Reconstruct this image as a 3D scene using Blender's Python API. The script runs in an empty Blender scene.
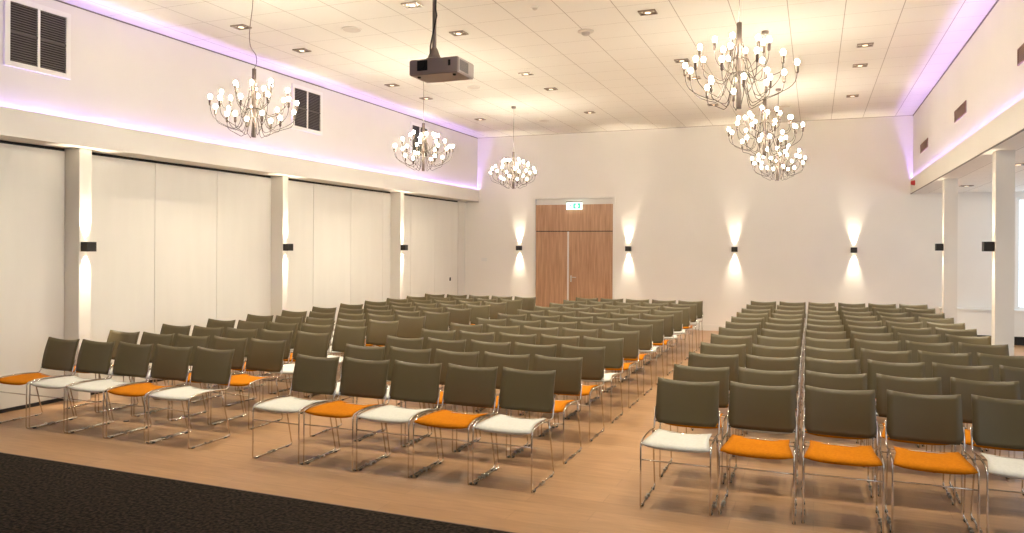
import bpy, bmesh, math, random
from mathutils import Vector, Matrix
random.seed(7)
PI = math.pi
sc = bpy.context.scene
COL = sc.collection

# ------------------------------------------------------------------ measures
XL_UP, XL_LIP, XL_PAN = -7.70, -7.65, -8.03      # left upper wall, light ledge, folding wall
XR_UP, XR_LIP, XR_WALL = 1.808, 1.765, 5.2       # right upper wall, light ledge, window wall
YB, YF = 16.954, -3.0
ZC, ZT, ZB = 4.4694, 3.196, 2.906                # ceiling, ledge top, beam underside
TILE, TX0, TY0 = 0.592, 1.485, 7.052

# ------------------------------------------------------------------ materials
def mat(name, col=(.8,.8,.8), rough=.6, metal=0, spec=.5):
    m = bpy.data.materials.new(name); m.use_nodes = True
    b = m.node_tree.nodes['Principled BSDF']
    b.inputs['Base Color'].default_value = (*col, 1); b.inputs['Roughness'].default_value = rough
    b.inputs['Metallic'].default_value = metal; b.inputs['Specular IOR Level'].default_value = spec
    return m
def nn(m, t, **kw):
    n = m.node_tree.nodes.new(t)
    for k, v in kw.items(): setattr(n, k, v)
    return n
def lk(m, a, b): m.node_tree.links.new(a, b)
def bsdf(m): return m.node_tree.nodes['Principled BSDF']
def coords(m, scale=(1,1,1), obj=False):
    if obj: src = nn(m, 'ShaderNodeTexCoord').outputs['Object']
    else: src = nn(m, 'ShaderNodeNewGeometry').outputs['Position']
    mp = nn(m, 'ShaderNodeMapping'); mp.inputs['Scale'].default_value = scale
    lk(m, src, mp.inputs['Vector']); return mp.outputs['Vector']
def noise_tint(m, c1, c2, scale=3, vscale=(1,1,1), detail=3, obj=False, lo=.3, hi=.7):
    n = nn(m, 'ShaderNodeTexNoise'); n.inputs['Scale'].default_value = scale; n.inputs['Detail'].default_value = detail
    lk(m, coords(m, vscale, obj), n.inputs['Vector'])
    r = nn(m, 'ShaderNodeValToRGB'); r.color_ramp.elements[0].position = lo; r.color_ramp.elements[1].position = hi
    r.color_ramp.elements[0].color = (*c1, 1); r.color_ramp.elements[1].color = (*c2, 1)
    lk(m, n.outputs['Fac'], r.inputs['Fac']); lk(m, r.outputs['Color'], bsdf(m).inputs['Base Color'])
    return n, r
def bump(m, src, strength=.2, dist=.01):
    b = nn(m, 'ShaderNodeBump'); b.inputs['Strength'].default_value = strength; b.inputs['Distance'].default_value = dist
    lk(m, src, b.inputs['Height']); lk(m, b.outputs['Normal'], bsdf(m).inputs['Normal'])
def emit(name, col, strength):
    m = mat(name, col, .5); b = bsdf(m)
    b.inputs['Emission Color'].default_value = (*col, 1); b.inputs['Emission Strength'].default_value = strength
    return m

M = {}
M['wall'] = mat('wall_paint', (.80,.765,.715), .75)
noise_tint(M['wall'], (.745,.705,.65), (.765,.725,.67), 1.5)
M['wallback_lit'] = mat('wall_back_lit', (.86,.82,.765), .75)  # wall paint with a lighter colour, standing in for light the back wall lacks
noise_tint(M['wallback_lit'], (.85,.81,.755), (.87,.83,.775), 1.5)
M['panel'] = mat('partition_laminate', (.78,.75,.69), .55)
noise_tint(M['panel'], (.765,.735,.675), (.79,.76,.70), 6, (1,1,.15))
M['trimwhite'] = mat('trim_white', (.82,.79,.74), .55)
M['darkgap'] = mat('dark_seal', (.012,.010,.009), .7)
M['darkline'] = mat('ceiling_angle', (.16,.13,.12), .6)
# ceiling tiles
m = M['ceiling'] = mat('ceiling_tiles', (.82,.79,.73), .85)
sep = nn(m, 'ShaderNodeSeparateXYZ'); lk(m, nn(m, 'ShaderNodeNewGeometry').outputs['Position'], sep.inputs[0])
def seam(axis, off, w):
    a = nn(m, 'ShaderNodeMath', operation='SUBTRACT'); lk(m, sep.outputs[axis], a.inputs[0]); a.inputs[1].default_value = off
    p = nn(m, 'ShaderNodeMath', operation='PINGPONG'); lk(m, a.outputs[0], p.inputs[0]); p.inputs[1].default_value = TILE/2
    c = nn(m, 'ShaderNodeMath', operation='LESS_THAN'); lk(m, p.outputs[0], c.inputs[0]); c.inputs[1].default_value = w
    return c
sx, sy = seam('X', TX0, .0042), seam('Y', TY0, .0026)
mxx = nn(m, 'ShaderNodeMath', operation='MAXIMUM'); lk(m, sx.outputs[0], mxx.inputs[0]); lk(m, sy.outputs[0], mxx.inputs[1])
nz = nn(m, 'ShaderNodeTexNoise'); nz.inputs['Scale'].default_value = 140; lk(m, coords(m), nz.inputs['Vector'])
cr = nn(m, 'ShaderNodeValToRGB'); cr.color_ramp.elements[0].color = (.78,.75,.69,1); cr.color_ramp.elements[1].color = (.85,.82,.76,1)
lk(m, nz.outputs['Fac'], cr.inputs['Fac'])
mx = nn(m, 'ShaderNodeMix', data_type='RGBA'); lk(m, mxx.outputs[0], mx.inputs['Factor']); lk(m, cr.outputs['Color'], mx.inputs['A'])
mx.inputs['B'].default_value = (.42,.37,.32,1); lk(m, mx.outputs['Result'], bsdf(m).inputs['Base Color'])
# floor: laminate planks running across the hall
m = M['floor'] = mat('oak_laminate', (.42,.22,.11), .38)
bk = nn(m, 'ShaderNodeTexBrick'); bk.offset = .37; bk.inputs['Scale'].default_value = 1
bk.inputs['Brick Width'].default_value = 1.38; bk.inputs['Row Height'].default_value = .193; bk.inputs['Mortar Size'].default_value = .0016
bk.inputs['Color1'].default_value = (.385,.222,.112,1); bk.inputs['Color2'].default_value = (.325,.182,.088,1); bk.inputs['Mortar'].default_value = (.22,.12,.06,1)
lk(m, coords(m), bk.inputs['Vector'])
gn = nn(m, 'ShaderNodeTexNoise'); gn.inputs['Scale'].default_value = 3.0; gn.inputs['Detail'].default_value = 6; gn.inputs['Roughness'].default_value = .65
lk(m, coords(m, (1.0,9,1)), gn.inputs['Vector'])
gr = nn(m, 'ShaderNodeValToRGB'); gr.color_ramp.elements[0].position = .32; gr.color_ramp.elements[1].position = .7
gr.color_ramp.elements[0].color = (.80,.78,.76,1); gr.color_ramp.elements[1].color = (1.08,1.06,1.04,1)
lk(m, gn.outputs['Fac'], gr.inputs['Fac'])
mm = nn(m, 'ShaderNodeMix', data_type='RGBA', blend_type='MULTIPLY'); mm.inputs['Factor'].default_value = 1
lk(m, bk.outputs['Color'], mm.inputs['A']); lk(m, gr.outputs['Color'], mm.inputs['B']); lk(m, mm.outputs['Result'], bsdf(m).inputs['Base Color'])
bump(m, gn.outputs['Fac'], .04, .003)
# carpet
m = M['carpet'] = mat('stage_carpet', (.02,.014,.010), .95, spec=.1)
n1, _ = noise_tint(m, (.004,.0026,.0016), (.040,.027,.018), 45, detail=5, lo=.38, hi=.70)
bump(m, n1.outputs['Fac'], .8, .01)
M['nosing'] = mat('stage_nosing', (.10,.045,.03), .5)
# door wood
m = M['doorwood'] = mat('walnut_veneer', (.4,.2,.1), .45)
noise_tint(m, (.36,.19,.10), (.56,.335,.20), 5, (6,6,.35), 6, lo=.28, hi=.72)
M['steel'] = mat('brushed_steel', (.62,.60,.57), .28, 1)
M['chrome'] = mat('chrome', (.72,.68,.62), .14, 1)
M['brass'] = mat('chandelier_metal', (.16,.12,.10), .42, .9)
M['armwire'] = mat('chandelier_arm', (.07,.05,.035), .5, .5)
M['black'] = mat('sconce_black', (.014,.010,.007), .5)
M['back'] = mat('backrest_plastic', (.078,.066,.030), .48, spec=.4)
noise_tint(M['back'], (.092,.070,.031), (.104,.080,.037), 2, obj=True)
M['shell'] = mat('seat_shell', (.05,.04,.03), .5)
m = M['white_fab'] = mat('white_upholstery', (.76,.75,.71), .9, spec=.2)
n1, _ = noise_tint(m, (.53,.52,.47), (.59,.58,.53), 60, obj=True)
m = M['orange_fab'] = mat('orange_upholstery', (.72,.26,.02), .9, spec=.1)
n1, _ = noise_tint(m, (.42,.130,.002), (.50,.165,.003), 60, obj=True)
M['clip'] = mat('link_clip', (.45,.42,.38), .3, 1)
M['rubber'] = mat('rubber_glide', (.02,.018,.016), .6)
M['vent'] = mat('louvre_grey', (.12,.10,.09), .55)
M['ventdark'] = mat('vent_dark', (.025,.02,.018), .8)
M['ventbrown'] = mat('vent_brown', (.27,.15,.12), .6)
M['projector'] = mat('projector_grey', (.36,.29,.26), .45)
M['projdark'] = mat('projector_dark', (.012,.010,.010), .15)
M['mount'] = mat('mount_silver', (.30,.25,.22), .4, .6)
M['spkr'] = mat('speaker_grille', (.68,.63,.57), .8)
M['red'] = mat('alarm_red', (.45,.02,.02), .4)
M['switch'] = mat('switch_white', (.8,.78,.75), .4)
M['dlframe'] = mat('downlight_frame', (.33,.27,.22), .35, .8)
M['dlin'] = mat('downlight_reflector', (.75,.70,.62), .22, 1)
M['bulb'] = emit('bulb_glow', (1,.93,.74), 145)
M['dlamp'] = emit('downlight_lamp', (1,.80,.55), 2.2)
M['sclamp'] = emit('sconce_lamp', (1,.85,.6), 20)
M['exitwhite'] = emit('exit_white', (.82,1,.92), 1.6)
M['exitgreen'] = emit('exit_green', (.05,.55,.28), 1.0)
# window glass, thin
m = M['glass'] = mat('window_glass', (.9,.95,1), .02)
tr = nn(m, 'ShaderNodeBsdfTransparent'); gl = nn(m, 'ShaderNodeBsdfGlossy'); gl.inputs['Roughness'].default_value = .02
fr = nn(m, 'ShaderNodeFresnel'); fr.inputs['IOR'].default_value = 1.35
ms = nn(m, 'ShaderNodeMixShader'); gb = nn(m, 'ShaderNodeNewGeometry'); fm = nn(m, 'ShaderNodeMath', operation='SUBTRACT', use_clamp=True)
lk(m, fr.outputs[0], fm.inputs[0]); lk(m, gb.outputs['Backfacing'], fm.inputs[1]); lk(m, fm.outputs[0], ms.inputs[0]); lk(m, tr.outputs[0], ms.inputs[1]); lk(m, gl.outputs[0], ms.inputs[2])
lk(m, ms.outputs[0], m.node_tree.nodes['Material Output'].inputs['Surface'])

# ------------------------------------------------------------------ mesh helpers
class MB:
    def __init__(s): s.v, s.f, s.mi = [], [], []
    def box(s, x0, x1, y0, y1, z0, z1, mi=0):
        b = len(s.v)
        s.v += [(x,y,z) for z in (z0,z1) for y in (y0,y1) for x in (x0,x1)]
        for q in ((0,2,3,1),(4,5,7,6),(0,1,5,4),(2,6,7,3),(0,4,6,2),(1,3,7,5)): s.f.append(tuple(b+i for i in q)); s.mi.append(mi)
        return s
    def tube(s, pts, r, n=8, cap=True, mi=0):
        pts = [Vector(p) for p in pts]; b = len(s.v); up = None
        for i, p in enumerate(pts):
            t = (pts[min(i+1,len(pts)-1)] - pts[max(i-1,0)]).normalized()
            if up is None: up = Vector((0,0,1)) if abs(t.z) < .9 else Vector((1,0,0))
            a = t.cross(up); a = a.normalized() if a.length > 1e-5 else Vector((1,0,0)); c = a.cross(t).normalized(); up = c
            rr = r[i] if isinstance(r, (list, tuple)) else r
            for k in range(n):
                an = 2*PI*k/n; s.v.append(tuple(p + a*math.cos(an)*rr + c*math.sin(an)*rr))
        for i in range(len(pts)-1):
            for k in range(n):
                k2 = (k+1) % n; s.f.append((b+i*n+k, b+i*n+k2, b+(i+1)*n+k2, b+(i+1)*n+k)); s.mi.append(mi)
        if cap:
            s.f.append(tuple(b+k for k in range(n-1,-1,-1))); s.mi.append(mi)
            e = b+(len(pts)-1)*n; s.f.append(tuple(e+k for k in range(n))); s.mi.append(mi)
        return s
    def lathe(s, prof, c=(0,0,0), n=16, mi=0):
        b = len(s.v)
        for r, z in prof:
            for k in range(n):
                a = 2*PI*k/n; s.v.append((c[0]+r*math.cos(a), c[1]+r*math.sin(a), c[2]+z))
        for i in range(len(prof)-1):
            for k in range(n):
                k2 = (k+1)%n; s.f.append((b+i*n+k, b+i*n+k2, b+(i+1)*n+k2, b+(i+1)*n+k)); s.mi.append(mi)
        s.f.append(tuple(b+k for k in range(n-1,-1,-1))); s.mi.append(mi)
        e = b+(len(prof)-1)*n; s.f.append(tuple(e+k for k in range(n))); s.mi.append(mi)
        return s
    def prism(s, poly, axis, a, b_, mi=0):     # polygon extruded along an axis
        b = len(s.v); n = len(poly)
        for t in (a, b_):
            for (u, w) in poly: s.v.append({'x':(t,u,w),'y':(u,t,w),'z':(u,w,t)}[axis])
        s.f.append(tuple(b+i for i in range(n))); s.f.append(tuple(b+n+i for i in range(n-1,-1,-1))); s.mi += [mi]*2
        for i in range(n):
            j = (i+1)%n; s.f.append((b+i, b+n+i, b+n+j, b+j)); s.mi.append(mi)
        return s
    def build(s, name, mats, parent=None, bevel=0, smooth=False, kind=None):
        me = bpy.data.meshes.new(name); me.from_pydata(s.v, [], s.f)
        bm = bmesh.new(); bm.from_mesh(me); bmesh.ops.recalc_face_normals(bm, faces=bm.faces)
        for f, q in zip(bm.faces, s.mi): f.material_index = q
        if bevel: bmesh.ops.bevel(bm, geom=bm.edges[:], offset=bevel, segments=2, affect='EDGES', clamp_overlap=True)
        bm.to_mesh(me); bm.free()
        for q in (mats if isinstance(mats, (list, tuple)) else [mats]): me.materials.append(q)
        if smooth:
            lim = 10**9 if smooth is True else smooth
            for i_, p in enumerate(me.polygons): p.use_smooth = i_ < lim
        o = bpy.data.objects.new(name, me); COL.objects.link(o)
        if parent: o.parent = parent
        if kind: o['kind'] = kind
        return o
def thing(name, label, cat, loc=(0,0,0), rz=0, group=None):
    o = bpy.data.objects.new(name, None); COL.objects.link(o); o.empty_display_size = .1
    o.location = loc; o.rotation_euler = (0,0,rz); o['label'] = label; o['category'] = cat
    if group: o['group'] = group
    return o
def tag(o, label, cat, group=None):
    o['label'] = label; o['category'] = cat
    if group: o['group'] = group
    return o
KIDS = {}
def kids(o):
    if o.name not in KIDS: KIDS[o.name] = [c for c in bpy.data.objects if c.parent == o]
    return KIDS[o.name]
def dup(o, parent=None, loc=None, rz=None, swap=None):
    c = o.copy(); COL.objects.link(c); c.parent = parent
    if loc is not None: c.location = loc
    if rz is not None: c.rotation_euler = (0,0,rz)
    if swap and c.data in swap: c.data = swap[c.data]
    for ch in kids(o): dup(ch, c, swap=swap)
    return c
def light(name, kind, loc, energy, col, parent=None, **kw):
    d = bpy.data.lights.new(name, kind); d.energy = energy; d.color = col
    for k, v in kw.items(): setattr(d, k, v)
    o = bpy.data.objects.new(name, d); COL.objects.link(o); o.location = loc
    if parent: o.parent = parent
    return o

# ------------------------------------------------------------------ the shell
MB().box(-8.3, XR_WALL+.2, YF-.2, YB+.2, -.12, 0).build('floor', M['floor'], kind='structure')
MB().box(-8.3, XR_UP+.3, YF-.2, YB+.2, ZC, ZC+.12).build('ceiling', M['ceiling'], kind='structure')
# back wall with the door opening cut out of it
DX0, DX1, DZ = -6.20, -4.265, 2.945
BWX0, BWX1 = 3.57, 5.0
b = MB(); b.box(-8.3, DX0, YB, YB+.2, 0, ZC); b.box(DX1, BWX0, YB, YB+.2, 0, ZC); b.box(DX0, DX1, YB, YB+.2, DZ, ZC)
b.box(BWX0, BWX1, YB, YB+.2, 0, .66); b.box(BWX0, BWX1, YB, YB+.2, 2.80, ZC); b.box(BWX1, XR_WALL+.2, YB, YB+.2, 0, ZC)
b.build('wall_back', M['wallback_lit'], kind='structure')
MB().box(-8.3, XR_WALL+.2, YF-.2, YF, 0, ZC).build('wall_front', M['wall'], kind='structure')
# left: wall behind the folding partitions, the beam with its light trough, the upper wall
MB().box(-8.3, -8.12, YF, YB, 0, ZB).build('wall_left_lower', M['wall'], kind='structure')
MB().box(-8.3, XL_UP, YF, YB, ZT-.15, ZC).build('wall_left', M['wall'], kind='structure')
b = MB(); b.box(-8.3, XL_LIP, YF, YB, ZB, ZT-.15); b.box(XL_LIP-.008, XL_LIP, YF, YB, ZT-.15, ZT)
b.build('trim_1', M['wall'], kind='structure')
# right: the same over the pillars, then the lower side aisle
MB().box(XR_UP, XR_UP+.25, YF, YB, ZT-.15, ZC).build('wall_right', M['wall'], kind='structure')
b = MB(); b.box(XR_LIP, XR_UP+.25, YF, YB, ZB, ZT-.15); b.box(XR_LIP, XR_LIP+.008, YF, YB, ZT-.15, ZT)
b.build('trim_2', M['wall'], kind='structure')
MB().box(XR_UP+.25, XR_WALL, YF, YB, ZB, ZB+.1).build('ceiling_aisle', M['ceiling'], kind='structure')
# dark shadow-line angle round the ceiling
b = MB(); b.box(XL_UP, XL_UP+.010, YF, YB, ZC-.014, ZC); b.build('trim_3', M['darkline'], kind='structure')
b = MB(); b.box(XR_UP-.010, XR_UP, YF, YB, ZC-.016, ZC); b.build('trim_4', M['darkline'], kind='structure')
b = MB(); b.box(XL_UP, XR_UP, YB-.01, YB, ZC-.010, ZC); b.build('trim_5', mat('pale_angle', (.45,.40,.36), .7), kind='structure')
b = MB(); b.box(XR_LIP-.004, XR_LIP+.012, YF, YB, ZB-.012, ZB); b.build('trim_6', M['darkline'], kind='structure')
# window wall of the side aisle
WIN = [(-2.2,1.4), (2.2,5.6), (6.3,9.5), (10.1,13.2), (13.7,16.75)]
WZ0, WZ1 = .66, 2.62
b = MB(); ys = [YF] + [y for w in WIN for y in w] + [YB]
b.box(XR_WALL, XR_WALL+.2, YF, YB, 0, WZ0); b.box(XR_WALL, XR_WALL+.2, YF, YB, WZ1, ZB+.1)
for i in range(0, len(ys), 2): b.box(XR_WALL, XR_WALL+.2, ys[i], ys[i+1], WZ0, WZ1)
b.build('wall_right_aisle', M['wall'], kind='structure')
for i, (a, c) in enumerate(WIN):
    f = MB(); fx0, fx1 = XR_WALL+.06, XR_WALL+.12
    f.box(fx0, fx1, a, a+.05, WZ0, WZ1); f.box(fx0, fx1, c-.05, c, WZ0, WZ1)
    f.box(fx0, fx1, a+.05, c-.05, WZ0, WZ0+.05); f.box(fx0, fx1, a+.05, c-.05, WZ1-.05, WZ1); f.box(fx0, fx1, (a+c)/2-.025, (a+c)/2+.025, WZ0+.05, WZ1-.05)
    wo = f.build('window_%d' % (i+1), M['trimwhite'], kind='structure')
    g = MB(); g.box(XR_WALL+.087, XR_WALL+.093, a+.05, (a+c)/2-.025, WZ0+.05, WZ1-.05); g.build('pane', M['glass'], wo)
    g = MB(); g.box(XR_WALL+.087, XR_WALL+.093, (a+c)/2+.025, c-.05, WZ0+.05, WZ1-.05); g.build('pane', M['glass'], wo)
    p = light('daylight_portal', 'AREA', (XR_WALL+.21, (a+c)/2, (WZ0+WZ1)/2), 1, (1,1,1), shape='RECTANGLE', size=WZ1-WZ0, size_y=c-a)
    p.rotation_euler = (0, PI/2, 0); p.data.cycles.is_portal = True
f = MB(); f.box(BWX0, BWX0+.05, YB+.05, YB+.11, .66, 2.80); f.box(BWX1-.05, BWX1, YB+.05, YB+.11, .66, 2.80); f.box(BWX0+.05, BWX1-.05, YB+.05, YB+.11, .66, .71); f.box(BWX0+.05, BWX1-.05, YB+.05, YB+.11, 2.75, 2.80)
wo = f.build('window_6', M['trimwhite'], kind='structure')
MB().box(BWX0+.05, BWX1-.05, YB+.077, YB+.083, .71, 2.75).build('pane', M['glass'], wo)
p = light('daylight_portal', 'AREA', ((BWX0+BWX1)/2, YB+.21, 1.73), 1, (1,1,1), shape='RECTANGLE', size=BWX1-BWX0, size_y=2.14)
p.rotation_euler = (-PI/2, 0, 0); p.data.cycles.is_portal = True
# baseboards
b = MB(); b.box(DX1+.06, 2.25, YB-.016, YB, 0, .125); b.build('baseboard_back', M['trimwhite'], kind='structure')
b = MB(); b.box(XL_PAN, DX0-.06, YB-.016, YB, 0, .125); b.build('baseboard_back_left', M['trimwhite'], kind='structure')
# radiator cover across the back of the aisle
t = thing('radiator_cover', 'long low white radiator casing below the back wall of the side aisle', 'radiator cover', (3.6, YB, 0))
MB().box(-1.30, 1.30, -.20, -.01, .165, .63).build('casing', M['trimwhite'], t, .004)
MB().box(-1.32, 1.32, -.225, -.005, .63, .665).build('top_board', M['trimwhite'], t, .004)
b = MB(); b.box(-1.26, 1.26, -.15, -.03, 0, .165); b.build('plinth', M['darkgap'], t)
for i, (a, c) in enumerate([(10.1,16.5), (2.2,9.5)]):
    t = thing('radiator_cover', ['long white radiator casing under the far aisle windows', 'long white radiator casing under the near aisle windows'][i], 'radiator cover', (XR_WALL, (a+c)/2, 0), 0)
    h = (c-a)/2
    MB().box(-.20, -.005, -h, h, .165, .61).build('casing', M['trimwhite'], t, .004)
    MB().box(-.22, -.002, -h-.02, h+.02, .61, .645).build('top_board', M['trimwhite'], t, .004)
    MB().box(-.14, -.02, -h+.04, h-.04, 0, .165).build('plinth', M['darkgap'], t)

# ------------------------------------------------------------------ door
d = MB(); fr = .022
d.box(DX0-.035, DX0+fr, YB-.018, YB+.14, 0, DZ+.03); d.box(DX1-fr, DX1+.035, YB-.018, YB+.14, 0, DZ+.03); d.box(DX0+fr, DX1-fr, YB-.018, YB+.14, DZ-.01, DZ+.03)
d.box(DX0+fr, DX1-fr, YB+.09, YB+.13, 2.80, DZ-.01)
door = d.build('door_1', M['trimwhite'], kind='structure')
xm = -5.37
MB().box(DX0+fr, DX1-fr, YB+.03, YB+.08, 2.185, 2.80).build('upper_panel', M['doorwood'], door, .002)
MB().box(DX0+fr+.004, xm-.022, YB+.035, YB+.08, .01, 2.165).build('narrow_leaf', M['doorwood'], door, .002)
leaf = MB().box(xm+.022, DX1-fr-.004, YB+.035, YB+.08, .01, 2.165).build('wide_leaf', M['doorwood'], door, .002)
MB().box(xm-.020, xm+.020, YB+.028, YB+.082, .01, 2.165).build('meeting_strip', mat('strip_alu', (.78,.75,.72), .4, .2), door)
MB().box(DX0+fr, DX1-fr, YB+.045, YB+.08, 2.165, 2.185).build('transom_gap', M['darkgap'], door)
h = MB(); hx = xm+.075
h.box(hx-.018, hx+.018, YB+.027, YB+.035, .99, 1.14); h.tube([(hx,YB+.03,1.10),(hx,YB-.02,1.10),(hx+.02,YB-.028,1.10),(hx+.14,YB-.028,1.10)], .010, 8)
h.tube([(hx,YB+.03,1.00),(hx,YB+.015,1.00)], .014, 10)
h.build('lever_handle', M['steel'], leaf)
# exit sign over the door
t = thing('exit_sign', 'small lit green and white escape route sign above the wooden doors', 'sign', (-5.205, YB-.03, 2.665))
MB().box(-.185, .185, -.025, .025, .015, .175).build('sign_face', M['exitwhite'], t, .003)
MB().box(-.19, .19, -.03, .03, .175, .205).build('housing', M['mount'], t, .003)
g = MB(); g.box(-.02, .155, -.0275, -.0255, .03, .16); g.build('green_field', M['exitgreen'], t)
g = MB(); y0, y1 = -.0300, -.0278      # arrow: down
g.prism([(.052,.15),(.082,.15),(.082,.10),(.115,.10),(.067,.042),(.019,.10),(.052,.10)], 'y', y0, y1)
g.build('arrow', M['exitwhite'], t)
g = MB(); y0, y1 = -.0275, -.0255      # running figure and doorway
g.lathe([(.001,-.001),(.010,0),(.001,.001)], (-.078,0,0), 10); 
g.v = [(x, -.0265 + zz*.5, .143 + y) for (x, y, zz) in g.v]
g.prism([(-.095,.13),(-.070,.132),(-.062,.10),(-.082,.09),(-.105,.10)], 'y', y0, y1)
g.prism([(-.082,.10),(-.064,.10),(-.050,.075),(-.062,.042),(-.074,.045),(-.066,.074)], 'y', y0, y1)
g.prism([(-.098,.10),(-.082,.095),(-.096,.068),(-.128,.055),(-.130,.066),(-.104,.076)], 'y', y0, y1)
g.prism([(-.070,.130),(-.045,.112),(-.040,.118),(-.066,.136)], 'y', y0, y1)
g.box(-.150, -.142, y0, y1, .03, .16); g.box(-.035, -.028, y0, y1, .03, .16); g.box(-.150, -.028, y0, y1, .155, .16)
g.build('running_figure', M['exitgreen'], t)

# ------------------------------------------------------------------ folding partitions on the left, pillars
bays = [('nearest the stage, left of the first pillar', [-2.6,-1.5,-.37,.76,1.89,3.02,4.15,6.20], None),
        ('between the first and second pillars', [6.36,7.483,8.592,9.78], None),
        ('between the second and third pillars', [9.90,10.862,12.0,13.126,13.43], None),
        ('between the third pillar and the back wall', [13.56,14.258,15.362,16.558], None)]
for txt, ed, _ in bays:
    t = thing('folding_partition', 'pale cream folding wall panels ' + txt, 'partition', (XL_PAN, ed[0], 0), 0, 'folding partitions along the left side')
    for a, c in zip(ed, ed[1:]):
        p = MB().box(-.06, 0, a-ed[0]+.003, c-ed[0]-.003, .04, 2.872).build('panel', M['panel'], t, .0015)
        if abs(a-15.362) < .01:
            k = MB(); k.box(0, .012, 16.12-13.56, 16.17-13.56, .99, 1.07); k.build('lock_plate', M['darkgap'], p)
    MB().box(-.05, .006, 0, ed[-1]-ed[0], 0, .038).build('bottom_seal', M['darkgap'], t)
    MB().box(-.05, -.012, 0, ed[-1]-ed[0], 2.873, 2.905).build('track', M['darkgap'], t)
    g = MB(); g.box(-.057, -.050, 0, ed[-1]-ed[0], .04, 2.87); g.build('seam_backing', M['darkline'], t)
MB().box(-8.12, XL_PAN+.01, 16.56, YB, 0, ZB).build('trim_7', M['wall'], kind='structure')
nm = ['first', 'second', 'third']
for i, (a, c) in enumerate([(6.20,6.36), (9.765,9.90), (13.42,13.56)]):
    o = MB().box(-8.12, -7.80, a, c, 0, ZB).build('pillar', M['wall'], None, .003)
    tag(o, 'slim white pillar against the left folding wall, %s from the stage' % nm[i], 'pillar', 'pillars on the left side')
for i, (a, txt) in enumerate([(9.87,'white pillar beside the right chair block, nearer of the two in view'), (13.50,'white pillar beside the right chair block, further of the two in view')]):
    o = MB().box(1.875, 2.06, a, a+.18, 0, ZB).build('pillar', M['wall'], None, .003)
    tag(o, txt, 'pillar', 'pillars on the right side')

# ------------------------------------------------------------------ sconces
WARM = (1, .87, .66)
def make_sconce(label):
    t = thing('wall_sconce', label, 'wall light', (0,0,0), 0, 'up and down wall lights')
    w, dp, hh = .06, .105, .055
    b = MB(); th = .006
    b.box(-w, w, -dp, -dp+th, -hh, hh); b.box(-w, -w+th, -dp+th, -.001, -hh, hh); b.box(w-th, w, -dp+th, -.001, -hh, hh)
    b.box(-w+th, w-th, -th-.001, -.001, -hh, hh); b.build('housing', M['black'], t)
    MB().box(-w+th, w-th, -dp+th, -th-.001, -.006, .006).build('divider', M['black'], t)
    for s in (1, -1):
        l = MB().lathe([(.02,0),(.024,.01*s),(.018,.022*s)], (0,-.05,.008*s), 12).build('lamp', M['sclamp'], t)
        sp = light('sconce_beam', 'SPOT', (0,-.036,.036*s), 125, WARM, t, spot_size=math.radians(50), spot_blend=1.0, shadow_soft_size=.012)
        if s > 0: sp.rotation_euler = (PI, 0, 0)
    return t
sc_pos = [(-6.574,YB,0,'black wall light on the back wall, left of the wooden doors'), (-3.92,YB,0,'black wall light on the back wall, just right of the wooden doors'),
          (-1.60,YB,0,'black wall light on the back wall, second right of the doors'), (.74,YB,0,'black wall light on the back wall nearest the right corner'),
          (-7.80,6.28,PI/2,'black wall light on the left pillar nearest the stage'), (-7.80,9.832,PI/2,'black wall light on the middle left pillar'),
          (-7.80,13.49,PI/2,'black wall light on the left pillar furthest from the stage'),
          (1.875,9.96,-PI/2,'black wall light on the nearer right pillar'), (1.875,13.59,-PI/2,'black wall light on the further right pillar')]
s0 = None
for x, y, rz, lb in sc_pos:
    if s0 is None: s0 = o = make_sconce(lb); 
    else: o = dup(s0); o['label'] = lb
    o.location = (x, y, 1.775 if x < 1 else 1.835); o.rotation_euler = (0,0,rz)
    if x > 1:
        for ch in o.children:
            if ch.type == 'LIGHT': ch.data = ch.data.copy(); ch.data.energy = 42; ch.data.spot_size = math.radians(40)

# ------------------------------------------------------------------ purple light in the troughs
PUR = (.42, .27, 1.0)
for x in ((XL_UP+XL_LIP-.008)/2-.005, (XR_UP+XR_LIP+.008)/2+.005):
    n = 3; L = (YB-YF-.04)/n
    for k in range(n):
        light('ledge_light_strip', 'AREA', (x, YF+.02+L*(k+.5), ZT-.080), 42, PUR, shape='RECTANGLE', size=.013, size_y=L-.01).rotation_euler = (PI, 0, 0)

# ------------------------------------------------------------------ vents
def big_vent(y0, y1, z0, z1, label):
    t = thing('louvre_vent', label, 'vent', (XL_UP, (y0+y1)/2, z0), 0, 'louvred vents high on the left wall')
    w, h = (y1-y0)/2, z1-z0; fw = .055
    b = MB(); b.box(0,.022,-w-fw,w+fw,-fw,0); b.box(0,.022,-w-fw,w+fw,h,h+fw); b.box(0,.022,-w-fw,-w,0,h); b.box(0,.022,w,w+fw,0,h)
    b.box(0,.018,-.014,.014,0,h); b.build('frame', M['trimwhite'], t)
    MB().box(0,.003,-w,w,0,h).build('backing', M['ventdark'], t)
    for s in (-1, 1):
        a, c = (-w, -.014) if s < 0 else (.014, w)
        b = MB(); n = 24
        for k in range(n):
            z = (k+.5)*h/n
            b.prism([(.004,z+.006),(.006,z+.008),(.016,z-.005),(.014,z-.007)], 'y', a, c)
        b.box(.004,.019,a,c,h/2-.007,h/2+.007)
        b.build('louvre_panel', M['vent'], t)
big_vent(5.307,5.934,3.685,4.30,'large grey louvred vent on upper left wall, nearest the stage')
big_vent(9.885,10.565,3.71,4.315,'grey louvred vent on upper left wall, middle of the three')
big_vent(13.685,14.33,3.71,4.30,'grey louvred vent on upper left wall, furthest from the stage')
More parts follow.
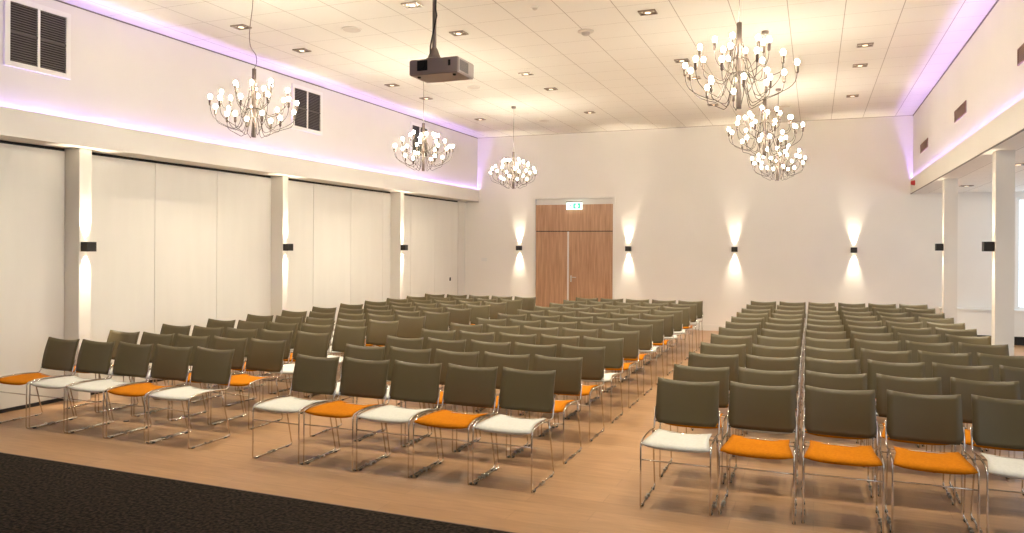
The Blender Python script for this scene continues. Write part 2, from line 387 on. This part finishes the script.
for i, (a, c) in enumerate([(7.57,8.557), (11.25,12.10), (14.80,15.78)]):
    t = thing('slot_vent', 'small brown slot vent on upper right wall, ' + ['nearest the stage','middle of three','nearest the back wall'][i], 'vent', (XR_UP, (a+c)/2, 3.58), 0, 'slot vents high on the right wall')
    w = (c-a)/2
    b = MB(); b.box(-.012,0,-w,w,-.015,0); b.box(-.012,0,-w,w,.13,.145); b.box(-.012,0,-w,-w+.015,0,.13); b.box(-.012,0,w-.015,w,0,.13); b.build('frame', M['ventbrown'], t)
    b = MB(); b.box(-.003,0,-w+.015,w-.015,0,.13)
    for k in range(6): z = .008+k*.021; b.prism([(-.003,z+.010),(-.010,z-.002),(-.010,z+.001),(-.003,z+.013)], 'y', -w+.015, w-.015)
    b.build('slats', M['ventbrown'], t)

# ------------------------------------------------------------------ downlights, loudspeakers, detectors
def make_downlight():
    t = thing('recessed_downlight', '', 'ceiling light', (0,0,0), 0, 'downlights in the tiled ceiling')
    w, h = .098, .080
    b = MB(); b.box(-w,w,-h,-h+.012,-.014,0); b.box(-w,w,h-.012,h,-.014,0); b.box(-w,-w+.012,-h+.012,h-.012,-.014,0); b.box(w-.012,w,-h+.012,h-.012,-.014,0); b.build('frame', M['dlframe'], t)
    MB().box(-w+.012,w-.012,-h+.012,h-.012,-.003,0).build('reflector', M['dlin'], t)
    MB().lathe([(.052,-.003),(.050,-.012),(.036,-.012),(.036,-.006)], (0,0,0), 16).build('lamp_ring', M['dlframe'], t)
    MB().lathe([(.032,-.007),(.030,-.0135),(.012,-.016)], (0,0,0), 14).build('lamp', M['dlamp'], t)
    s = light('downlight_beam', 'SPOT', (0,0,-.03), 230, (1,.90,.69), t, spot_size=math.radians(86), spot_blend=.8, shadow_soft_size=.04)
    return t
cols = [(-6.51,'leftmost'), (-4.14,'second from left'), (-1.77,'third from left'), (.597,'rightmost')]
rows = [(4.98,'above the front of the chairs'), (7.35,'in the first row in view'), (8.53,'in the second row in view'), (10.90,'in the third row in view'), (12.09,'in the fourth row in view'), (14.46,'in the row nearest the back wall')]
d0 = make_downlight(); first = True
for y, rt in rows:
    for x, ct in cols:
        if first: o = d0; first = False
        else: o = dup(d0)
        o.location = (x, y, ZC); o['label'] = 'square silver downlight, %s column, %s' % (ct, rt)
for y, tx in [(11.49,'nearer'), (15.07,'further')]:
    o = dup(d0); o.location = (2.43, y, ZB); o['label'] = 'square downlight in the low aisle ceiling, %s of two' % tx; o['group'] = 'downlights in the side aisle'
sp0 = None
for x, y, tx in [(-5.31,7.93,'left side, nearest the projector'), (-5.31,11.52,'left side, middle'), (-5.31,15.07,'left side, near the back wall'), (-.55,15.07,'right side, near the back wall')]:
    if sp0 is None:
        sp0 = o = thing('ceiling_loudspeaker', '', 'loudspeaker', (0,0,0), 0, 'round loudspeakers flush in the ceiling')
        MB().lathe([(.125,0),(.125,-.008),(.113,-.012),(.113,-.006)], (0,0,0), 28).build('rim', M['trimwhite'], o)
        MB().lathe([(.111,-.002),(.111,-.009),(.06,-.011)], (0,0,0), 28).build('grille', M['spkr'], o)
    else: o = dup(sp0)
    o.location = (x, y, ZC); o['label'] = 'round pale ceiling loudspeaker, ' + tx
t = thing('smoke_detector', 'round white smoke detector on the ceiling right of the projector', 'detector', (-2.64, 9.02, ZC))
MB().lathe([(.10,0),(.10,-.012),(.075,-.018)], (0,0,0), 24).build('base', M['spkr'], t)
MB().lathe([(.055,-.018),(.050,-.04),(.028,-.055)], (0,0,0), 20).build('sensor_head', mat('detector_grey', (.5,.46,.42), .5), t)
t = thing('motion_sensor', 'small round sensor on the ceiling between projector and near chandelier', 'sensor', (-2.90, 7.90, ZC))
MB().lathe([(.05,0),(.05,-.015),(.035,-.02)], (0,0,0), 20).build('base', M['trimwhite'], t)
MB().lathe([(.03,-.02),(.024,-.036),(.010,-.042)], (0,0,0), 16).build('lens', M['spkr'], t)

# ------------------------------------------------------------------ projector on its pole
px0, px1, py, pz0, pz1 = -3.01, -2.577, 5.30, 3.158, 3.282
pcx = (px0+px1)/2
t = thing('ceiling_projector', 'grey ceiling projector hanging on a pole above the front of the chairs', 'projector', (pcx, py, pz0))
w = (px1-px0)/2; D = .30; H = pz1-pz0
MB().box(-w, w, 0, D, 0, H).build('body', M['projector'], t, .008)
MB().box(-w+.075, -w+.165, -.006, .004, .032, H-.012).build('lens_window', M['projdark'], t, .002)
MB().tube([(-w+.12,-.009,.075),(-w+.12,.0,.075)], .026, 18).build('lens', M['projdark'], t)
MB().box(w-.085, w-.066, -.003, .002, .055, .10).build('sensor_window', M['projdark'], t)
b = MB()
for k in range(9): b.box(w-.001, w+.002, .03+k*.018, .04+k*.018, .02, H-.02)
b.build('side_grille', M['vent'], t)
b = MB()
for k in range(6): b.box(-w-.002, -w+.001, .05+k*.03, .065+k*.03, .02, H-.02)
b.build('side_grille', M['vent'], t)
for s in (-1, 1): MB().lathe([(.014,0),(.014,-.008),(.010,-.012)], (s*(w-.06),.06,0), 10).build('foot', M['rubber'], t)
qx = -2.83-pcx-.028; qy = .14
b = MB(); b.lathe([(.085,H),(.08,H+.02),(.055,H+.035),(.040,H+.07),(.030,H+.10),(.020,H+.12)], (qx,qy,0), 20)
for an in (.5, 2.2, 3.7, 5.3): b.tube([(qx,qy,H+.012),(qx+.13*math.cos(an),qy+.10*math.sin(an),H+.010)], .008, 6)
b.build('mount_plate', M['mount'], t)
MB().tube([(qx,qy,H+.05),(qx,qy,ZC-pz0-.02)], .017, 14).build('pole', M['mount'], t)
MB().lathe([(.06,0),(.06,-.012),(.025,-.03)], (qx,qy,ZC-pz0), 18).build('ceiling_plate', M['mount'], t)
b = MB(); b.tube([(qx+.022,qy-.01,ZC-pz0-.02),(qx+.024,qy-.012,.75),(qx+.020,qy-.02,.55),(qx+.028,qy-.014,.5),(qx+.01,qy-.022,.40),(qx-.02,qy-.03,.25),(qx-.015,qy-.04,.16),(qx-.06,qy+.02,.135)], .006, 7)
b.build('cable', M['rubber'], t)

# ------------------------------------------------------------------ small wall items
t = thing('fire_alarm', 'small red fire alarm sounder below the right light ledge at the corner', 'alarm', (XR_LIP, 16.25, 3.065))
b = MB(); b.tube([(0,0,0),(-.02,0,0)], .05, 16); b.build('base', M['red'], t)
b = MB(); b.tube([(-.02,0,0),(-.055,0,0),(-.07,0,0)], [.045,.042,.03], 16); b.build('sounder', M['red'], t)
t = thing('light_switch', 'small white light switch plate on the back wall left of the doors', 'switch', (-7.50, YB, 1.49))
MB().box(-.075, .075, -.01, 0, -.04, .04).build('plate', M['switch'], t, .002)
for s in (-1, 1): MB().box(s*.036-.03, s*.036+.03, -.014, -.01, -.03, .03).build('rocker', M['switch'], t, .001)
t = thing('floor_socket', 'tiny dark round socket in the floor before the left chairs', 'socket', (-6.51, 5.72, 0))
MB().lathe([(.028,0),(.028,.004),(.020,.006)], (0,0,0), 14).build('rim', M['rubber'], t)
MB().lathe([(.016,.005),(.016,.008),(.010,.009)], (0,0,0), 12).build('cap', M['mount'], t)

# ------------------------------------------------------------------ stage
SE = 3.965
t = thing('stage_platform', 'low stage covered in dark brown carpet in the left foreground', 'stage', (-3, SE, 0))
MB().box(-5.02, 4.7, YF-SE+.015, -.02, 0, .2).build('carpeted_deck', M['carpet'], t)
MB().box(-5.02, 4.7, -.02, 0, 0, .196).build('nosing', M['nosing'], t)

# ------------------------------------------------------------------ chandeliers
def bez(p0, p1, p2, p3, n):
    out = []
    for i in range(n+1):
        u = i/n; a = (1-u)**3; b_ = 3*u*(1-u)**2; c = 3*u*u*(1-u); d_ = u**3
        out.append(tuple(a*p0[k]+b_*p1[k]+c*p2[k]+d_*p3[k] for k in range(3)))
    return out
ZR = 2.885                       # underside of the centre rod
tiers = [(6,.27,.185,.20,.01,.5), (11,.425,.33,.30,.075,0.0), (7,.33,.44,.42,.22,.31), (6,.19,.53,.52,.30,.12)]
def make_chandelier():
    t = thing('chandelier', '', 'chandelier', (0,0,ZR), 0, 'many-armed chandeliers hanging from the ceiling')
    b = MB(); b.tube([(0,0,0),(0,0,.70)], .021, 16); b.build('centre_rod', M['brass'], t, smooth=False)
    b = MB()
    for z in (.27,.42,.55): b.lathe([(.022,z-.02),(.026,z-.016),(.026,z+.016),(.022,z+.02)], (0,0,0), 16)
    b.build('arm_collar', M['brass'], t)
    R = random.Random(3)
    for n, r, zb, zs, zdip, ph in tiers:
        for k in range(n):
            a = 2*PI*(k+ph*n/6.28)/n + R.uniform(-.05,.05); ca, sa = math.cos(a), math.sin(a)
            zz = zb + R.uniform(-.035,.035); rr = r*R.uniform(.93,1.05)
            P = lambda q, z: (q*ca, q*sa, z)
            pts = bez(P(.02,zs), P(rr*.42,zs+.01), P(rr*.18,zdip-.08), P(rr*.62,zdip+.02), 7)[:-1] + bez(P(rr*.62,zdip+.02), P(rr*.92,zdip+.07), P(rr,zz-.16), P(rr,zz-.06), 6)
            arm = MB().tube(pts, .0030, 5).build('arm', M['armwire'], t, smooth=True)
            MB().lathe([(.006,-.074),(.0125,-.064),(.0135,-.012),(.010,-.008)], P(rr,zz), 10).build('bulb_holder', M['brass'], arm)
            MB().lathe([(.009,-.008),(.014,.002),(.0185,.013),(.0185,.022),(.012,.034),(.003,.039)], P(rr,zz), 8).build('bulb', M['bulb'], arm, smooth=True)
    return t
def cable(t, wavy, loc):
    top = ZC-loc[2]
    if wavy:
        pts = [(0,0,.70),(.03,0,.76),(.02,.0,.84),(-.045,0,.93),(-.062,0,1.04),(-.052,0,1.16),(-.03,0,1.30),(-.02,0,1.42),(-.015,0,top-.02)]
    else: pts = [(0,0,.70),(0,0,top-.02)]
    if wavy:
        q = []
        for i in range(len(pts)-1):
            for k in range(4):
                u = k/4; p = [pts[max(i-1,0)], pts[i], pts[i+1], pts[min(i+2,len(pts)-1)]]
                q.append(tuple(.5*((2*p[1][j])+(-p[0][j]+p[2][j])*u+(2*p[0][j]-5*p[1][j]+4*p[2][j]-p[3][j])*u*u+(-p[0][j]+3*p[1][j]-3*p[2][j]+p[3][j])*u**3) for j in range(3)))
        pts = q+[pts[-1]]
    MB().tube(pts, .0042, 6).build('cable', M['mount'], t, smooth=True)
    MB().lathe([(.045,top),(.045,top-.03),(.03,top-.04)], (pts[-1][0],0,0), 16).build('ceiling_rose', M['mount'], t)
ch0 = make_chandelier()
spots = [(-5.33,6.21,'left row, nearest the stage, on a wavy cable'), (-5.33,9.82,'left row, middle, below the projector'), (-5.33,13.39,'left row, furthest, near the purple corner'),
         (-.58,6.41,'right row, largest and nearest the stage'), (-.58,9.80,'right row, middle of three'), (-.58,13.42,'right row, lowest and furthest back')]
chs = [ch0] + [dup(ch0) for _ in spots[1:]]
for i, (x, y, tx) in enumerate(spots):
    o = chs[i]; o.location = (x, y, ZR + (.02 if i < 3 else .05)); o.rotation_euler = (0, 0, i*1.13)
    o['label'] = 'lit many-armed metal chandelier, ' + tx
    cable(o, i == 0, o.location)

# ------------------------------------------------------------------ chairs
HW = .235
def back_mesh(nx=10, nz=10):
    b = MB(); pts = {}
    def prof(u, v, s):           # u -1..1 across, v 0..1 up, s = face side
        hw = .231 - .005*v
        if v < .14: hw -= .022*(1-v/.14)**2
        top = .815 - .024*(1-u*u); bot = .480 + .012*u*u
        z = bot + (top-bot)*v
        y = .472 + .080*v - .012*math.sin(v*PI) + .030*(1-u*u) - .004
        return (u*hw, y + s*.0055, z)
    for s in (-1, 1):
        for j in range(nz+1):
            for i in range(nx+1):
                pts[s,i,j] = len(b.v); b.v.append(prof(2*i/nx-1, j/nz, s))
        for j in range(nz):
            for i in range(nx):
                b.f.append((pts[s,i,j],pts[s,i+1,j],pts[s,i+1,j+1],pts[s,i,j+1])); b.mi.append(0)
    ring = [(i,0) for i in range(nx)]+[(nx,j) for j in range(nz)]+[(i,nz) for i in range(nx,0,-1)]+[(0,j) for j in range(nz,0,-1)]
    for q in range(len(ring)):
        a, c = ring[q], ring[(q+1)%len(ring)]
        b.f.append((pts[-1,*a],pts[-1,*c],pts[1,*c],pts[1,*a])); b.mi.append(0)
    return b
def seat_mesh(nx=10, ny=10):
    b = MB(); pts = {}
    def prof(u, v, s):
        hw = .231 - .030*min(1, v*2.2) - .006*v
        y = -.036 + .45*v + .008*u*u
        z = .452 + .022*math.sin(min(v*1.5,1)*PI/2) - .020*v*v - .014*(1-u*u)*(.4+.6*v)
        if v < .10: z -= .006*(1-v/.10)**2
        th = .022 if s < 0 else 0
        if s < 0: th *= 1 - .6*abs(u)**4
        return (u*hw*(.97 if s < 0 else 1), y, z - th)
    for s in (-1, 1):
        for j in range(ny+1):
            for i in range(nx+1):
                pts[s,i,j] = len(b.v); b.v.append(prof(2*i/nx-1, j/ny, s))
        for j in range(ny):
            for i in range(nx):
                b.f.append((pts[s,i,j],pts[s,i+1,j],pts[s,i+1,j+1],pts[s,i,j+1])); b.mi.append(1 if s < 0 else 0)
    ring = [(i,0) for i in range(nx)]+[(nx,j) for j in range(ny)]+[(i,ny) for i in range(nx,0,-1)]+[(0,j) for j in range(ny,0,-1)]
    for q in range(len(ring)):
        a, c = ring[q], ring[(q+1)%len(ring)]
        b.f.append((pts[-1,*a],pts[-1,*c],pts[1,*c],pts[1,*a])); b.mi.append(0)
    return b
def side_path(s):
    x = s*HW; xi = s*(HW-.004)
    return [(xi,.375,.452),(xi,.405,.33),(x,.475,.05),(x,.482,.018),(x,.472,.008),(x,.30,.008),(x,.0,.008),(x,-.020,.012),(x,-.027,.028),(x,-.026,.20),(x,-.024,.425),(x,-.020,.441),(x,-.004,.453),(x,.055,.466),
            (x,.20,.470),(x,.32,.463),(x,.415,.452),(x,.445,.456),(x,.460,.475),(x,.474,.53),(x,.498,.605)]
def make_chair():
    t = thing('stacking_chair', '', 'chair', (0,0,0))
    seat_mesh().build('seat', [M['white_fab'], M['shell']], t, smooth=True)
    back_mesh().build('backrest', M['back'], t, smooth=200)
    for s in (-1, 1):
        f = MB().tube(side_path(s), .0062, 7).build('side_frame', M['chrome'], t, smooth=True)
        x = s*HW
        for gy in (.010, .40): MB().box(x-.010, x+.010, gy, gy+.03, 0, .012).build('glide', M['rubber'], f)
        g = MB(); g.box(x-.012, x+.012, .17, .185, .002, .020); g.box(x-.012, x+.012, .235, .25, .002, .020); g.box(x+s*.004, x+s*.012, .185, .235, .006, .016)
        g.build('link_clip', M['clip'], f)
        MB().tube([(x-s*.001,.467,.50),(x-s*.014,.480,.50)], .006, 6).build('back_bracket', M['rubber'], f); MB().tube([(x,.496,.595),(x-s*.012,.505,.592)], .007, 6).build('back_bracket', M['rubber'], f)
    MB().tube([(-HW,-.022,.335),(HW,-.022,.335)], .0045, 6).build('stretcher', M['chrome'], t, smooth=True)
    MB().tube([(-HW,.37,.446),(HW,.37,.446)], .005, 6).build('rear_stretcher', M['chrome'], t, smooth=True)
    return t
chair0 = make_chair()
seat_w = [c for c in kids(chair0) if c.name.startswith('seat')][0].data
seat_o = seat_w.copy(); seat_o.name = 'seat_orange'; seat_o.materials[0] = M['orange_fab']
ORD = ['front','second','third','fourth','fifth','sixth','seventh','eighth','ninth','tenth','eleventh','last']
COLW = {5: ['far left seat','second seat from left','middle seat','second seat from right','far right seat'],
        6: ['far left seat','second seat from left','third seat from left','third seat from right','second seat from right','far right seat']}
known = {('L',0): 'OWWOW', ('M',0): 'WOWOW', ('R',0): 'WOOOWO'}
lastM = 'WOOWOOWOWWOW'
R = random.Random(11)
RY = [5.81, 6.54, 7.34, 8.17, 9.01, 9.82, 10.62, 11.41, 12.22, 13.06, 14.02, 14.95]
def rows_of(block):
    out = []
    for r in range(12):
        n = 6 if block == 'R' else 5
        for c in range(n):
            j = R.uniform(-.004,.004)
            if block == 'L': x = -7.345 + .501*c; y = 5.12 + .010*c + .764*r + R.uniform(-.005,.005)
            elif block == 'M': x = -4.155 + .5*c + (.01 if r == 0 else 0); y = 5.14 + .018*c + .79*r + R.uniform(-.005,.005)
            else:
                pit = .5245-.0045*r if r < 4 else .5065
                x = -.876 - .012*min(r,8)/8 + pit*c; y = RY[r] - .585 + (.012 if r == 2 else 0) + (.045+.003*r)*c
            out.append((r, c, n, x+j*.4, y))
    return out
used = False
BN = {'L': 'left block', 'M': 'middle block', 'R': 'right block'}
for block in 'LMR':
    for r, c, n, x, y in rows_of(block):
        col = None
        if (block, r) in known: col = known[block, r][c]
        elif block == 'M' and c == 4: col = lastM[r]
        elif block == 'L' and c == 4 and r in (1,2): col = 'OW'[r-1]
        seen = col is not None and not (block == 'R' and r == 0 and c == 5)
        if col is None: col = R.choice('WO')
        if not used: o = chair0; used = True; 
        else: o = dup(chair0)
        for ch in (kids(chair0) if o is chair0 else [q for q in o.children]):
            if ch.name.startswith('seat'): ch.data = seat_w if col == 'W' else seat_o
        o.location = (x, y, 0); o.rotation_euler = (0, 0, R.uniform(-.005,.005))
        pre = {'W': 'white-seated dark chair', 'O': 'orange-seated dark chair'}[col] if seen else 'dark-backed chair'
        o['label'] = '%s in %s row of the %s, %s' % (pre, ORD[r], BN[block], COLW[n][c])
        o['group'] = 'stacking chairs in the ' + BN[block]

# ------------------------------------------------------------------ daylight, camera, view
w = bpy.data.worlds.new('World'); sc.world = w; w.use_nodes = True
bg = w.node_tree.nodes['Background']; bg.inputs['Color'].default_value = (.72,.86,1,1); bg.inputs['Strength'].default_value = 2.6
cam = bpy.data.cameras.new('camera'); co = bpy.data.objects.new('camera', cam); COL.objects.link(co); sc.camera = co
cam.sensor_width = 36; cam.lens = 757.74/1024*36; cam.shift_y = -(266.5-246.93)/1024; cam.clip_start = .05; cam.clip_end = 100
co.matrix_world = Matrix.Translation((0,0,1.8)) @ Matrix.Rotation(.3801,4,'Z') @ Matrix.Rotation(PI/2,4,'X') @ Matrix.Rotation(.0057,4,'Z')
vs = sc.view_settings; vs.view_transform = 'Standard'; vs.look = 'None'; vs.gamma = 1; vs.use_curve_mapping = False; vs.exposure = 0.28
